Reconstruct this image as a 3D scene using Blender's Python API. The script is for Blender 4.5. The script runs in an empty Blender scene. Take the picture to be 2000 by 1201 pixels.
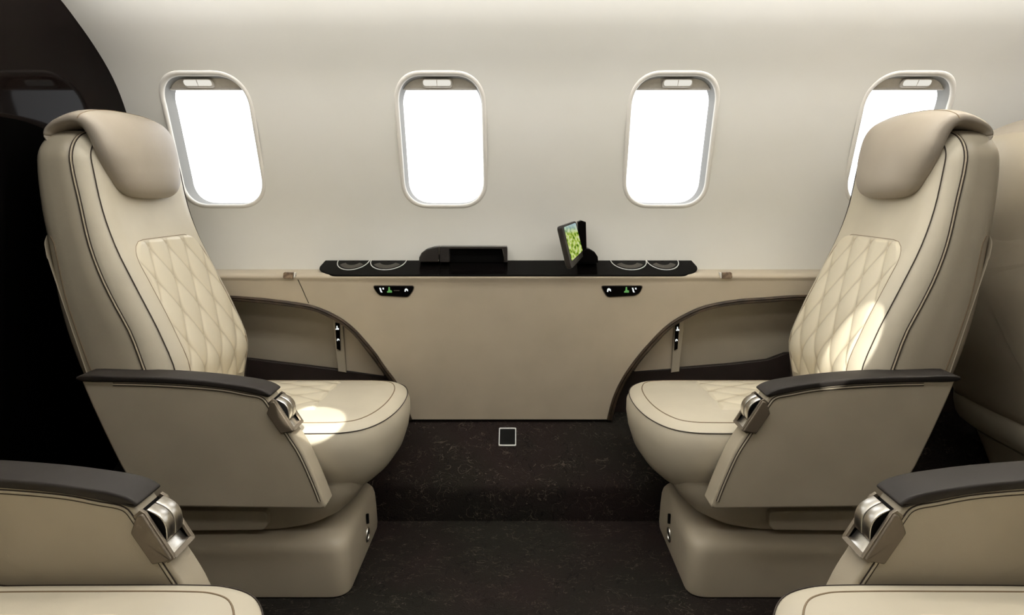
import bpy, bmesh, math, random
from mathutils import Vector, Matrix
random.seed(4)
SC = bpy.context.scene
COL = SC.collection
F = 1280.0; CX = 1012.0; CY = 375.0; CAMZ = 0.96

def W(px, py, d):            # photo measurement at a known depth -> metres
    return ((px-CX)/F*d, d, CAMZ+(CY-py)/F*d)
def wx(px, d): return (px-CX)/F*d
def wz(py, d): return CAMZ+(CY-py)/F*d

# ------------------------------------------------------------------ materials
def srgb(r, g, b):
    f = lambda c: (c/255/12.92) if c/255 <= 0.04045 else ((c/255+0.055)/1.055)**2.4
    return (f(r), f(g), f(b), 1)
def base_mat(name, col, rough=0.5, metal=0.0, spec=0.5):
    m = bpy.data.materials.new(name); m.use_nodes = True
    n = m.node_tree.nodes['Principled BSDF']
    n.inputs['Base Color'].default_value = col
    n.inputs['Roughness'].default_value = rough
    n.inputs['Metallic'].default_value = metal
    n.inputs['Specular IOR Level'].default_value = spec
    return m
def leather(name, col, rough=0.42, var=0.06, bump=0.10, scale=420, spec=0.4):
    m = base_mat(name, col, rough, 0, spec)
    nt = m.node_tree; N = nt.nodes; L = nt.links; p = N['Principled BSDF']
    tc = N.new('ShaderNodeTexCoord')
    v = N.new('ShaderNodeTexVoronoi'); v.inputs['Scale'].default_value = scale
    L.new(tc.outputs['Object'], v.inputs['Vector'])
    b = N.new('ShaderNodeBump'); b.inputs['Strength'].default_value = bump; b.inputs['Distance'].default_value = 0.0006
    L.new(v.outputs['Distance'], b.inputs['Height'])
    big = N.new('ShaderNodeTexNoise'); big.inputs['Scale'].default_value = 7; big.inputs['Detail'].default_value = 3
    L.new(tc.outputs['Object'], big.inputs['Vector'])
    b2 = N.new('ShaderNodeBump'); b2.inputs['Strength'].default_value = 0.12; b2.inputs['Distance'].default_value = 0.012
    L.new(big.outputs['Fac'], b2.inputs['Height']); L.new(b.outputs['Normal'], b2.inputs['Normal'])
    L.new(b2.outputs['Normal'], p.inputs['Normal'])
    r = N.new('ShaderNodeValToRGB')
    r.color_ramp.elements[0].position = .3; r.color_ramp.elements[1].position = .7
    r.color_ramp.elements[0].color = tuple(c*(1-var) for c in col[:3])+(1,)
    r.color_ramp.elements[1].color = tuple(min(1, c*(1+var)) for c in col[:3])+(1,)
    L.new(big.outputs['Fac'], r.inputs['Fac']); L.new(r.outputs['Color'], p.inputs['Base Color'])
    return m
def noisy(name, col, col2, scale, rough, bump=0.0, detail=4, spec=0.5, metal=0):
    m = base_mat(name, col, rough, metal, spec)
    nt = m.node_tree; N = nt.nodes; L = nt.links; p = N['Principled BSDF']
    tc = N.new('ShaderNodeTexCoord'); n = N.new('ShaderNodeTexNoise')
    n.inputs['Scale'].default_value = scale; n.inputs['Detail'].default_value = detail
    L.new(tc.outputs['Object'], n.inputs['Vector'])
    r = N.new('ShaderNodeValToRGB'); r.color_ramp.elements[0].color = col; r.color_ramp.elements[1].color = col2
    r.color_ramp.elements[0].position = .35; r.color_ramp.elements[1].position = .65
    L.new(n.outputs['Fac'], r.inputs['Fac']); L.new(r.outputs['Color'], p.inputs['Base Color'])
    if bump:
        b = N.new('ShaderNodeBump'); b.inputs['Strength'].default_value = bump; b.inputs['Distance'].default_value = .002
        L.new(n.outputs['Fac'], b.inputs['Height']); L.new(b.outputs['Normal'], p.inputs['Normal'])
    return m
def emit(name, col, strength):
    m = bpy.data.materials.new(name); m.use_nodes = True
    nt = m.node_tree; nt.nodes.clear()
    e = nt.nodes.new('ShaderNodeEmission'); e.inputs[0].default_value = col; e.inputs[1].default_value = strength
    o = nt.nodes.new('ShaderNodeOutputMaterial'); nt.links.new(e.outputs[0], o.inputs[0])
    return m
def carpet_mat():
    m = base_mat('carpet', srgb(40, 35, 32), 0.95, 0, 0.1)
    nt = m.node_tree; N = nt.nodes; L = nt.links; p = N['Principled BSDF']
    tc = N.new('ShaderNodeTexCoord')
    big = N.new('ShaderNodeTexNoise'); big.inputs['Scale'].default_value = 3.0; big.inputs['Detail'].default_value = 2
    L.new(tc.outputs['Object'], big.inputs['Vector'])
    cr = N.new('ShaderNodeValToRGB')
    cr.color_ramp.elements[0].position = .4; cr.color_ramp.elements[1].position = .62
    cr.color_ramp.elements[0].color = srgb(27, 25, 21); cr.color_ramp.elements[1].color = srgb(32, 25, 23)
    L.new(big.outputs['Fac'], cr.inputs['Fac'])
    col = cr.outputs['Color']; hs = None
    # fine curly yarn lines: thin iso-lines of a noise field, kept only in scattered patches
    for i, (sc, wd, c) in enumerate(((17, .006, srgb(72, 65, 57)), (22, .009, srgb(13, 11, 10)), (28, .006, srgb(78, 70, 62)))):
        mp = N.new('ShaderNodeMapping'); mp.inputs['Location'].default_value = (i*3.3, i*1.7, i)
        mp.inputs['Rotation'].default_value = (0, 0, i*.8); mp.inputs['Scale'].default_value = (1, 1.7 if i != 1 else .6, 1)
        L.new(tc.outputs['Object'], mp.inputs['Vector'])
        v = N.new('ShaderNodeTexNoise'); v.inputs['Scale'].default_value = sc; v.inputs['Detail'].default_value = 2.5; v.inputs['Distortion'].default_value = 1.2
        L.new(mp.outputs['Vector'], v.inputs['Vector'])
        m1 = N.new('ShaderNodeMath'); m1.operation = 'COMPARE'; m1.inputs[1].default_value = .5; m1.inputs[2].default_value = wd
        L.new(v.outputs['Fac'], m1.inputs[0])
        k = N.new('ShaderNodeTexNoise'); k.inputs['Scale'].default_value = 15; k.inputs['Detail'].default_value = 1
        L.new(mp.outputs['Vector'], k.inputs['Vector'])
        m2 = N.new('ShaderNodeMath'); m2.operation = 'GREATER_THAN'; m2.inputs[1].default_value = .53; L.new(k.outputs['Fac'], m2.inputs[0])
        m3 = N.new('ShaderNodeMath'); m3.operation = 'MULTIPLY'; L.new(m1.outputs[0], m3.inputs[0]); L.new(m2.outputs[0], m3.inputs[1])
        m4 = N.new('ShaderNodeMath'); m4.operation = 'MULTIPLY'; m4.inputs[1].default_value = .8; L.new(m3.outputs[0], m4.inputs[0])
        mx = N.new('ShaderNodeMix'); mx.data_type = 'RGBA'
        L.new(m4.outputs[0], mx.inputs['Factor']); L.new(col, mx.inputs['A']); mx.inputs['B'].default_value = c
        col = mx.outputs['Result']
    L.new(col, p.inputs['Base Color'])
    fb = N.new('ShaderNodeTexNoise'); fb.inputs['Scale'].default_value = 260; fb.inputs['Detail'].default_value = 3
    L.new(tc.outputs['Object'], fb.inputs['Vector'])
    b = N.new('ShaderNodeBump'); b.inputs['Strength'].default_value = .7; b.inputs['Distance'].default_value = .004
    L.new(fb.outputs['Fac'], b.inputs['Height']); L.new(b.outputs['Normal'], p.inputs['Normal'])
    return m
def map_mat():
    m = bpy.data.materials.new('map_display'); m.use_nodes = True
    nt = m.node_tree; N = nt.nodes; L = nt.links; N.clear()
    tc = N.new('ShaderNodeTexCoord')
    n = N.new('ShaderNodeTexNoise'); n.inputs['Scale'].default_value = 85; n.inputs['Detail'].default_value = 5
    L.new(tc.outputs['Object'], n.inputs['Vector'])
    r = N.new('ShaderNodeValToRGB')
    e = r.color_ramp.elements
    e[0].position = .36; e[0].color = srgb(70, 110, 30)
    e[1].position = .46; e[1].color = srgb(165, 190, 70)
    x = e.new(.56); x.color = srgb(205, 220, 130)
    x = e.new(.68); x.color = srgb(225, 232, 190)
    L.new(n.outputs['Fac'], r.inputs['Fac'])
    sx = N.new('ShaderNodeSeparateXYZ'); L.new(tc.outputs['Generated'], sx.inputs['Vector'])
    mr = N.new('ShaderNodeMapRange'); mr.inputs['From Min'].default_value = .72; mr.inputs['From Max'].default_value = 1.0
    L.new(sx.outputs['Z'], mr.inputs['Value'])
    mx = N.new('ShaderNodeMix'); mx.data_type = 'RGBA'
    L.new(mr.outputs['Result'], mx.inputs['Factor']); L.new(r.outputs['Color'], mx.inputs['A'])
    mx.inputs['B'].default_value = srgb(180, 205, 215)
    em = N.new('ShaderNodeEmission'); em.inputs[1].default_value = 0.85
    L.new(mx.outputs['Result'], em.inputs[0])
    o = N.new('ShaderNodeOutputMaterial'); L.new(em.outputs[0], o.inputs[0])
    return m

M = dict(
    seat=leather('seat_leather_shaded', srgb(170, 160, 140)),  # outer leather, base darkened to hold the shade on these sides
    seat_front=leather('seat_leather_lit', srgb(200, 191, 170)),  # same leather, base lightened to hold the light on the fronts
    stitch=base_mat('stitching_thread', srgb(44, 34, 26), .8),
    pipe=base_mat('piping_leather', srgb(182, 168, 144), .5),
    armcap=leather('dark_brown_leather', srgb(38, 34, 31), rough=.58, bump=.05, spec=.2),
    chrome=noisy('brushed_metal', srgb(200, 194, 184), srgb(226, 222, 214), 60, .28, metal=1),
    gunmetal=noisy('bronze_metal', srgb(116, 106, 92), srgb(126, 116, 102), 40, .4, metal=.6),
    black=noisy('gloss_black', srgb(6, 5, 5), srgb(8, 7, 6), 12, .22, spec=.1),
    hole=base_mat('dark_recess', srgb(8, 7, 6), .7, 0, .1),
    wall=noisy('cabin_lining', srgb(225, 223, 214), srgb(229, 227, 219), 3, .65, spec=.2),
    ledge=leather('ledge_leather', srgb(184, 172, 151), rough=.5, bump=.05),
    niche=leather('niche_leather', srgb(172, 162, 142), rough=.55, bump=.05),
    bronze=noisy('dark_bronze_trim', srgb(46, 38, 30), srgb(74, 60, 46), 30, .35, metal=.3),
    darktrim=noisy('dark_board', srgb(34, 28, 25), srgb(40, 33, 30), 20, .5, spec=.2),
    carpet=carpet_mat(),
    frame=base_mat('window_surround', srgb(228, 224, 215), .35, 0, .4),
    reveal=base_mat('window_reveal', srgb(128, 127, 122), .6),
    shade=noisy('shade_fabric', srgb(226, 221, 212), srgb(232, 227, 218), 90, .7),
    handle=emit('lit_handle', srgb(244, 240, 228), .9),
    pane=emit('bright_sky_through_pane', (0.955, 0.975, 1, 1), 2.4),
    bulk=noisy('dark_gloss_veneer', srgb(8, 5, 4), srgb(11, 7, 6), 5, .06, spec=.16),
    bulklow=base_mat('matte_black_divider', (0.0012, .0011, .001, 1), .95, 0, 0.0),  # matte lower bulkhead divider, no sheen so the lit seats don't mirror
    white=base_mat('white_mark', srgb(225, 225, 220), .5),
    whitee=emit('white_icon', srgb(235, 238, 235), 1.0),
    greene=emit('green_icon', srgb(110, 170, 95), .8),
    cup=base_mat('cup_metal', srgb(84, 80, 75), .3, .9),
    mapd=map_mat(),
)

# ------------------------------------------------------------------ mesh helpers
def link(name, verts, faces, mat, parent=None, smooth=True, sharp=38, wn=False):
    me = bpy.data.meshes.new(name); me.from_pydata([tuple(v) for v in verts], [], faces); me.update()
    bm = bmesh.new(); bm.from_mesh(me)
    bmesh.ops.recalc_face_normals(bm, faces=bm.faces)
    ng = [q for q in bm.faces if len(q.verts) > 4]
    if ng: bmesh.ops.triangulate(bm, faces=ng, quad_method='BEAUTY', ngon_method='BEAUTY')
    bm.to_mesh(me); bm.free()
    if smooth:
        for p in me.polygons: p.use_smooth = True
        me.set_sharp_from_angle(angle=math.radians(sharp))
    me.materials.append(mat)
    o = bpy.data.objects.new(name, me); COL.objects.link(o)
    if parent: o.parent = parent
    if wn:
        w = o.modifiers.new('weighted', 'WEIGHTED_NORMAL'); w.keep_sharp = True
    return o
class MB:
    def __init__(s): s.v = []; s.f = []
    def add(s, v, f):
        k = len(s.v); s.v += [tuple(q) for q in v]; s.f += [[i+k for i in q] for q in f]; return s
    def build(s, name, mat, parent=None, **k): return link(name, s.v, s.f, mat, parent, **k)

def rings(rs, closed=True, cap0=True, cap1=True):
    v = []; f = []; n = len(rs[0])
    for r in rs: v += [tuple(q) for q in r]
    for i in range(len(rs)-1):
        for j in range(n if closed else n-1):
            k = (j+1) % n
            f.append([i*n+j, i*n+k, (i+1)*n+k, (i+1)*n+j])
    if closed and cap0: f.append(list(range(n))[::-1])
    if closed and cap1: f.append([(len(rs)-1)*n+j for j in range(n)])
    return v, f
def tube(path, r, n=8, closed=False):
    path = [Vector(p) for p in path]; rs = []; L = len(path)
    up = None
    for i, p in enumerate(path):
        a = path[(i-1) % L] if (closed or i > 0) else p
        b = path[(i+1) % L] if (closed or i < L-1) else p
        t = (b-a).normalized()
        if up is None:
            up = Vector((0, 0, 1)) if abs(t.z) < .9 else Vector((1, 0, 0))
        s = t.cross(up).normalized(); up = s.cross(t).normalized()
        rr = r(i/(L-1)) if callable(r) else r
        rs.append([p+(s*math.cos(2*math.pi*k/n)+up*math.sin(2*math.pi*k/n))*rr for k in range(n)])
    if closed:
        v, f = rings(rs, cap0=False, cap1=False); m = (L-1)*n
        for k in range(n): f.append([m+k, m+(k+1) % n, (k+1) % n, k])
        return v, f
    return rings(rs)
def catmull(pts, per=6, closed=False):
    out = []; n = len(pts); D = len(pts[0])
    rng = range(n if closed else n-1)
    for i in rng:
        p = [pts[(i+k) % n] if closed else pts[min(max(i+k, 0), n-1)] for k in (-1, 0, 1, 2)]
        for s in range(per):
            t = s/per
            out.append(tuple(.5*(2*p[1][d]+(p[2][d]-p[0][d])*t+(2*p[0][d]-5*p[1][d]+4*p[2][d]-p[3][d])*t*t
                             +(-p[0][d]+3*p[1][d]-3*p[2][d]+p[3][d])*t**3) for d in range(D)))
    if not closed: out.append(tuple(pts[-1]))
    return out
def roundpoly(pts, rad, n=6):
    out = []; L = len(pts)
    for i, p in enumerate(pts):
        r = rad[i] if isinstance(rad, (list, tuple)) else rad
        p = Vector(p); a = Vector(pts[i-1]); b = Vector(pts[(i+1) % L])
        da = (a-p); db = (b-p); r = min(r, da.length*.48, db.length*.48)
        if r < 1e-5: out.append(tuple(p)); continue
        s = p+da.normalized()*r; e = p+db.normalized()*r
        for k in range(n+1):
            t = k/n; out.append(tuple((1-t)**2*s+2*t*(1-t)*p+t*t*e))
    return out
def inset(poly, d):
    n = len(poly); out = []
    A = sum(poly[i][0]*poly[(i+1) % n][1]-poly[(i+1) % n][0]*poly[i][1] for i in range(n))
    sg = 1 if A > 0 else -1
    for i in range(n):
        a = Vector(poly[i-1]); p = Vector(poly[i]); b = Vector(poly[(i+1) % n])
        e1 = (p-a); e2 = (b-p)
        if e1.length < 1e-9: e1 = e2
        if e2.length < 1e-9: e2 = e1
        e1 = e1.normalized(); e2 = e2.normalized()
        n1 = Vector((-e1.y, e1.x))*sg; n2 = Vector((-e2.y, e2.x))*sg
        m = (n1+n2); m = m/max(m.length_squared, .35)*2*0.5*2/1 if False else m.normalized()/max((m.normalized()).dot(n1), .6)
        out.append(tuple(p+m*d))
    return out
def slab(poly, mp, h0, h1, r=.004, k=4):
    """rounded slab: 2-D outline extruded h0..h1 through mp(a,b,h)"""
    s = 1 if h1 > h0 else -1; rs = []
    for i in range(k+1):
        a = i/k*math.pi/2
        rs.append([mp(q[0], q[1], h0+s*r*(1-math.sin(a))) for q in inset(poly, r*(1-math.cos(a-0) if False else 1-math.sin(a)))] if False else
                  [mp(q[0], q[1], h0+s*r*(1-math.sin(a))) for q in inset(poly, r*(1-math.cos(math.pi/2-a)))][:] if False else
                  [mp(q[0], q[1], h0+s*(r-r*math.cos(a))) for q in inset(poly, r-r*math.sin(a))])
    for i in range(k+1):
        a = i/k*math.pi/2
        rs.append([mp(q[0], q[1], h1-s*(r-r*math.sin(a))*1.0) if False else mp(q[0], q[1], h1-s*(r-r*math.sin(a))) for q in inset(poly, r-r*math.cos(a))])
    return rings(rs)
XZ = lambda a, b, h: (a, h, b)     # outline in x,z ; extruded along y
XY = lambda a, b, h: (a, b, h)
def pl(pts, d): return [(wx(x, d), wz(y, d)) for x, y in pts]
def interp(tab):
    tab = sorted(tab); xs = [t[0] for t in tab]; ys = [t[1] for t in tab]; n = len(xs)
    dl = [(ys[i+1]-ys[i])/(xs[i+1]-xs[i]) for i in range(n-1)]
    m = [dl[0]]+[(dl[i-1]+dl[i])/2 for i in range(1, n-1)]+[dl[-1]]
    def f(x):
        if x <= xs[0]: return ys[0]+m[0]*(x-xs[0])
        if x >= xs[-1]: return ys[-1]+m[-1]*(x-xs[-1])
        i = 0
        while x > xs[i+1]: i += 1
        h = xs[i+1]-xs[i]; t = (x-xs[i])/h
        return ((2*t**3-3*t*t+1)*ys[i]+(t**3-2*t*t+t)*h*m[i]+(-2*t**3+3*t*t)*ys[i+1]+(t**3-t*t)*h*m[i+1])
    return f
def sph(c, r, n=12, sc=(1, 1, 1)):
    rs = []
    for i in range(1, n//2):
        a = math.pi*i/(n//2)
        rs.append([(c[0]+r*sc[0]*math.sin(a)*math.cos(2*math.pi*j/n), c[1]+r*sc[1]*math.sin(a)*math.sin(2*math.pi*j/n), c[2]+r*sc[2]*math.cos(a)) for j in range(n)])
    return rings(rs)
def empty(name, loc, label=None, cat=None, group=None):
    o = bpy.data.objects.new(name, None); COL.objects.link(o); o.location = loc; o.empty_display_size = .05
    if label: o['label'] = label; o['category'] = cat
    if group: o['group'] = group
    return o
def tag(o, label, cat, group=None):
    o['label'] = label; o['category'] = cat
    if group: o['group'] = group
    return o
def struct(o): o['kind'] = 'structure'; return o

# ------------------------------------------------------------------ cabin shell
X0, X1 = -1.216, 2.75
YN = -0.55
wallD = interp([(.66, 2.135), (.75, 2.145), (.85, 2.15), (.93, 2.14), (1.03, 2.112), (1.12, 2.077), (1.206, 2.035), (1.281, 1.985), (1.331, 1.938),
                (1.393, 1.862), (1.430, 1.808), (1.471, 1.742), (1.51, 1.66), (1.545, 1.56)])
WC = [-.959, -.240, .479, 1.198, 1.917]
WZ0, WZ1 = wz(399, 2.14), wz(147, 1.955)
WW = .256
def win_outline(cx, grow=0.0, n=10):
    w = WW/2+grow; r = .082+grow; z0 = WZ0-grow; z1 = WZ1+grow
    p = []
    for (ccx, ccz, a0) in ((cx+w-r, z1-r, 0), (cx-w+r, z1-r, 90), (cx-w+r, z0+r, 180), (cx+w-r, z0+r, 270)):
        for k in range(n+1):
            a = math.radians(a0+90*k/n)
            c, s = math.cos(a), math.sin(a)
            q = 2/2.35   # slight squircle
            p.append((ccx+r*math.copysign(abs(c)**q, c), ccz+r*math.copysign(abs(s)**q, s)))
    return p
def build_wall():
    cw = .17; cz0, cz1 = WZ0-.04, WZ1+.04; NX, NZ = 12, 20
    xs = [X0]
    for c in WC:
        a = c-cw; b = c+cw
        if a > xs[-1]+.01:
            st = xs[-1]; k = max(2, int((a-st)/.05))
            xs += [st+(a-st)*i/k for i in range(1, k+1)]
        xs += [a+(b-a)*i/NX for i in range(1, NX+1)]
    k = 12; st = xs[-1]; xs += [st+(X1-st)*i/k for i in range(1, k+1)]
    zs = [.64+(cz0-.64)*i/10 for i in range(10)]+[cz0+(cz1-cz0)*i/NZ for i in range(NZ)]+[cz1+(1.545-cz1)*i/12 for i in range(13)]
    idx = {}; v = []; f = []
    def vid(x, z):
        key = (round(x, 5), round(z, 5))
        if key not in idx: idx[key] = len(v); v.append((x, wallD(z), z))
        return idx[key]
    incell = lambda x, z: cz0 < z < cz1 and any(abs(x-c) < cw for c in WC)
    for i in range(len(xs)-1):
        for j in range(len(zs)-1):
            if incell((xs[i]+xs[i+1])/2, (zs[j]+zs[j+1])/2): continue
            f.append([vid(xs[i], zs[j]), vid(xs[i+1], zs[j]), vid(xs[i+1], zs[j+1]), vid(xs[i], zs[j+1])])
    for c in WC:
        X = [c-cw+2*cw*i/NX for i in range(NX+1)]; Z = [cz0+(cz1-cz0)*i/NZ for i in range(NZ+1)]
        loop = [(X[NX], z) for z in Z[NZ//2:NZ]]+[(x, Z[NZ]) for x in X[::-1][:-1]]+[(X[0], z) for z in Z[::-1][:-1]]+[(x, Z[0]) for x in X[:-1]]+[(X[NX], z) for z in Z[:NZ//2]]
        out = win_outline(c, .008, 14); cc = (c, (cz0+cz1)/2)
        def hit(px, pz):    # intersection of ray centre->p with outline
            a = math.atan2(pz-cc[1], px-cc[0]); best = None
            dx, dz = math.cos(a), math.sin(a)
            for i in range(len(out)):
                p, q = out[i], out[(i+1) % len(out)]
                ex, ez = q[0]-p[0], q[1]-p[1]; den = dx*ez-dz*ex
                if abs(den) < 1e-12: continue
                t = ((p[0]-cc[0])*ez-(p[1]-cc[1])*ex)/den; u = ((p[0]-cc[0])*dz-(p[1]-cc[1])*dx)/den
                if t > 0 and -1e-6 <= u <= 1+1e-6: best = t
            return (cc[0]+dx*best, cc[1]+dz*best)
        # refine: several rings between
        R = 4; prev = [vid(*p) for p in loop]; inner = [hit(*p) for p in loop]
        for r in range(1, R+1):
            t = r/R; cur = []
            for p, q in zip(loop, inner):
                x = p[0]*(1-t)+q[0]*t; z = p[1]*(1-t)+q[1]*t
                cur.append(len(v)); v.append((x, wallD(z), z))
            for i in range(len(loop)):
                k = (i+1) % len(loop); f.append([prev[i], prev[k], cur[k], cur[i]])
            prev = cur
    return struct(link('wall_back', v, f, M['wall'], sharp=80))
build_wall()

def window(i, cx, hx):
    root = empty('window_%d' % i, (cx, wallD(1.1), WZ0)); root['kind'] = 'structure'
    L = root.location
    def ring(g, h, n=12): return [(x-L.x, wallD(z)+h-L.y, z-L.z) for x, z in win_outline(cx, g, n)]
    v, f = rings([ring(.0135, .004), ring(.013, .0), ring(.011, -.0025), ring(.007, -.0038), ring(.004, -.0035), ring(.0015, -.0015), ring(0, .003), ring(0, .008)], cap0=False, cap1=False)
    link('window_frame', v, f, M['frame'], root, sharp=70)
    v, f = rings([ring(0, .007), ring(-.001, .02), ring(-.003, .045), ring(-.004, .062)], cap0=False, cap1=False)
    link('reveal', v, f, M['reveal'], root, sharp=70)
    o = win_outline(cx, -.003, 12)
    cz = (WZ0+WZ1)/2
    rs = []
    for s in (1, .8, .6, .4, .2, .05):
        rs.append([(cx+(x-cx)*s-L.x, wallD(cz+(z-cz)*s)+.06-L.y, cz+(z-cz)*s-L.z) for x, z in o])
    v, f = rings(rs, cap0=False); link('pane', v, f, M['pane'], root, sharp=80)
    # shade pulled a little way down
    zb = wz(172, 1.985); w = WW/2+.006
    top = [p for p in win_outline(cx, .006, 12) if p[1] > zb]
    rs = []
    xl = sorted(top, key=lambda p: p[0]); cols = []
    for x, zt in xl: cols.append([(x, zb+(zt-zb)*k/5) for k in range(6)])
    rs = [[(x-L.x, wallD(z)+.034-L.y, z-L.z) for x, z in c] for c in cols]
    b = [[(x-L.x, wallD(z)+.040-L.y, z-L.z) for x, z in c] for c in cols]
    v1, f1 = rings(rs, closed=False)
    sh = MB().add(v1, f1)
    sh.add(*slab([(cx-w+.004-L.x, zb-L.z), (cx+w-.004-L.x, zb-L.z), (cx+w-.004-L.x, zb+.006-L.z), (cx-w+.004-L.x, zb+.006-L.z)], XZ, wallD(zb)+.028-L.y, wallD(zb)+.040-L.y, .002))
    so = sh.build('shade', M['shade'], root, sharp=60)
    zh = wz(159.5, 1.97); 
    hp = roundpoly([(hx-.042, zh-.0078), (hx+.042, zh-.0078), (hx+.042, zh+.0078), (hx-.042, zh+.0078)], .009, 6)
    tl = lambda a, b, h: (a-L.x, wallD(b)+h-L.y, b-L.z)
    v, f = slab(inset(hp, -.004), tl, .018, .032, .003); link('handle_surround', v, f, M['shade'], so)
    v, f = slab(hp, tl, .0150, .022, .002); link('shade_handle', v, f, M['handle'], so)
    v, f = slab([(hx-.001, zh-.0078), (hx+.001, zh-.0078), (hx+.001, zh+.0078), (hx-.001, zh+.0078)], tl, .0142, .016, .0003, 2); link('handle_slit', v, f, M['shade'], so)
for i, (c, hx) in enumerate(zip(WC, [-.975, -.247, .486, 1.214, 1.935])): window(i+1, c, hx)

# ceiling and near wall (behind the camera), floor, ends
yc = 1.56
cv = []
prof = [(1.56, 1.545), (1.44, 1.575), (1.30, 1.595), (1.1, 1.61), (.8, 1.615), (.5, 1.61), (.2, 1.59), (0, 1.565), (-.15, 1.52), (-.3, 1.44)]
v, f = rings([[(x, y, z) for y, z in prof] for x in (X0, 0, 1.4, X1)], closed=False); struct(link('ceiling', v, f, M['wall'], sharp=80))
prof = [(-.3, 1.44), (-.42, 1.3), (-.5, 1.1), (YN, .9), (YN, .6), (-.5, .3), (-.46, 0)]
v, f = rings([[(x, y, z) for y, z in prof] for x in (X0, 0, 1.4, X1)], closed=False); struct(link('wall_front', v, f, M['wall'], sharp=80))
v, f = slab([(X0, YN), (X1, YN), (X1, 1.93), (X0, 1.93)], XY, -.03, 0, .001, 1); struct(link('floor', v, f, M['carpet'], smooth=False))
v, f = slab([(YN, -.02), (2.3, -.02), (2.3, 1.66), (YN, 1.66)], lambda a, b, h: (h, a, b), X1, X1+.04, .001, 1); struct(link('wall_right', v, f, M['ledge'], smooth=False))
# dark gloss bulkhead on the left, black lower half with a bowed upper edge
v, f = slab([(YN, -.02), (2.3, -.02), (2.3, 1.66), (YN, 1.66)], lambda a, b, h: (h, a, b), X0-.04, X0, .001, 1); struct(link('wall_left', v, f, M['bulk'], smooth=False))
top = catmull([(YN, .98), (.6, 1.06), (1.2, 1.12), (1.54, 1.137), (1.70, 1.115), (1.85, 1.07), (2.18, .95)], 6)
v, f = slab([(YN, 0.002), (2.12, 0.002), (2.16, .7)]+top[::-1], lambda a, b, h: (h, a, b), X0+.0005, X0+.006, .0015, 2)
struct(link('trim_1', v, f, M['bulklow'], smooth=False))

# carpeted sill below the side panel
prof = catmull([(1.912, 0.0), (1.913, .05), (1.916, .088), (1.93, .108), (1.97, .135), (2.05, .192), (2.105, .232), (2.13, .25)], 5)
v, f = rings([[(X0+(X1-X0)*k/20, y, z) for y, z in prof] for k in range(21)], closed=False)
struct(link('trim_2', v, f, M['carpet'], sharp=80))

# lower side panel with two arched niches
panD = lambda z: 2.035+(.69-z)*.12
arcL = [(-60, 574), (200, 575), (380, 576), (465, 579), (533, 585), (601, 595), (635, 606), (666, 622), (692, 642), (715, 667), (734, 690), (751, 715), (774, 746), (788, 775), (804, 819)]
arcR = [(1186, 819), (1197, 778), (1214, 741), (1237, 707), (1265, 673), (1302, 636), (1339, 613), (1378, 597), (1435, 586), (1500, 581), (1557, 577), (1700, 574), (1950, 573), (2300, 573), (2720, 573)]
def arc_world(a, off=0.0):
    out = []
    for px, py in catmull(a, 5):
        d = 2.07
        for _ in range(4): d = panD(wz(py, d))
        out.append((wx(px, d), d+off, wz(py, d)))
    return out
AL, AR = arc_world(arcL), arc_world(arcR)
bx0, bx1 = AL[-1][0], AR[0][0]; zb = AL[-1][2]
cols = [(max(p[0], X0), p[2]) for p in AL if p[0] > X0-.02]
cols += [(bx0+(bx1-bx0)*k/12, zb) for k in range(1, 12)]+[(p[0], p[2]) for p in AR]
rs = []
for x, zl in cols:
    col = [(x, 2.15, wz(524, 2.15)-.004), (x, 2.12, wz(526, 2.12)), (x, 2.08, wz(530, 2.08)), (x, 2.05, wz(533, 2.05)), (x, 2.038, wz(536, 2.038)), (x, 2.031, wz(540, 2.031)), (x, 2.031, wz(544, 2.031)), (x, 2.036, wz(547, 2.036))]
    zt = col[-1][2]
    for k in range(1, 17):
        z = zt+(zl-zt)*k/16; col.append((x, panD(z)+.0, z))
    rs.append(col)
v, f = rings(rs, closed=False); struct(link('trim_3', v, f, M['ledge'], sharp=60))
# return of the niche rim + dark bronze edge trims
n = 4
for A in (AL, AR):
    A2 = [p for p in A if p[0] > X0-.02]
    mb = MB().add(*rings([[(x, y+.0, z) for x, y, z in A2], [(x, 2.16, z) for x, y, z in A2]], closed=False))
    off = inset([(p[0], p[2]) for p in A2]+[(A2[-1][0], 0), (A2[0][0], 0)], 0)[:len(A2)]
    r1 = []
    for (x, y, z), k in zip(A2, range(len(A2))):
        a = A2[max(k-1, 0)]; b = A2[min(k+1, len(A2)-1)]
        t = Vector((b[0]-a[0], b[2]-a[2])).normalized(); nn = Vector((t.y, -t.x))
        if nn.y > 0: nn = -nn
        r1.append((x, y, z, nn))
    def off_ring(s, h): return [(x+nn.x*s, y+h, z+nn.y*s) for x, y, z, nn in r1]
    prof = [(-.002, .002), (-.001, -.004), (.004, -.006), (.008, -.003), (.010, -.004), (.015, -.002), (.017, .006), (.016, .03)]
    v, f = rings([off_ring(s, h) for s, h in prof], closed=False)
    mb.add(v, f)
    struct(mb.build('trim_%d' % n, M['bronze'], sharp=50)); n += 1
v, f = rings([[(x, 2.155, z) for z in (.2, .35, .5, .68)] for x in (X0, -.6, 0, .7, X1)], closed=False)
struct(link('trim_6', v, f, M['niche'], smooth=False))
# dark board along the foot of each niche
dk = 2.125
vL = pl([(-50, 690), (300, 690), (485, 701), (600, 715), (690, 726), (760, 736), (800, 760), (815, 836), (-50, 836)], dk)
struct(link('trim_7', *slab(vL, XZ, dk, dk+.02, .003), M['darktrim'], wn=True))
vR = pl([(1178, 836), (1190, 760), (1225, 727), (1330, 719), (1430, 711), (1500, 703), (1535, 690), (1800, 685), (2400, 685), (2400, 836)], dk)
struct(link('trim_8', *slab(vR, XZ, dk, dk+.02, .003), M['darktrim'], wn=True))
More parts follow.
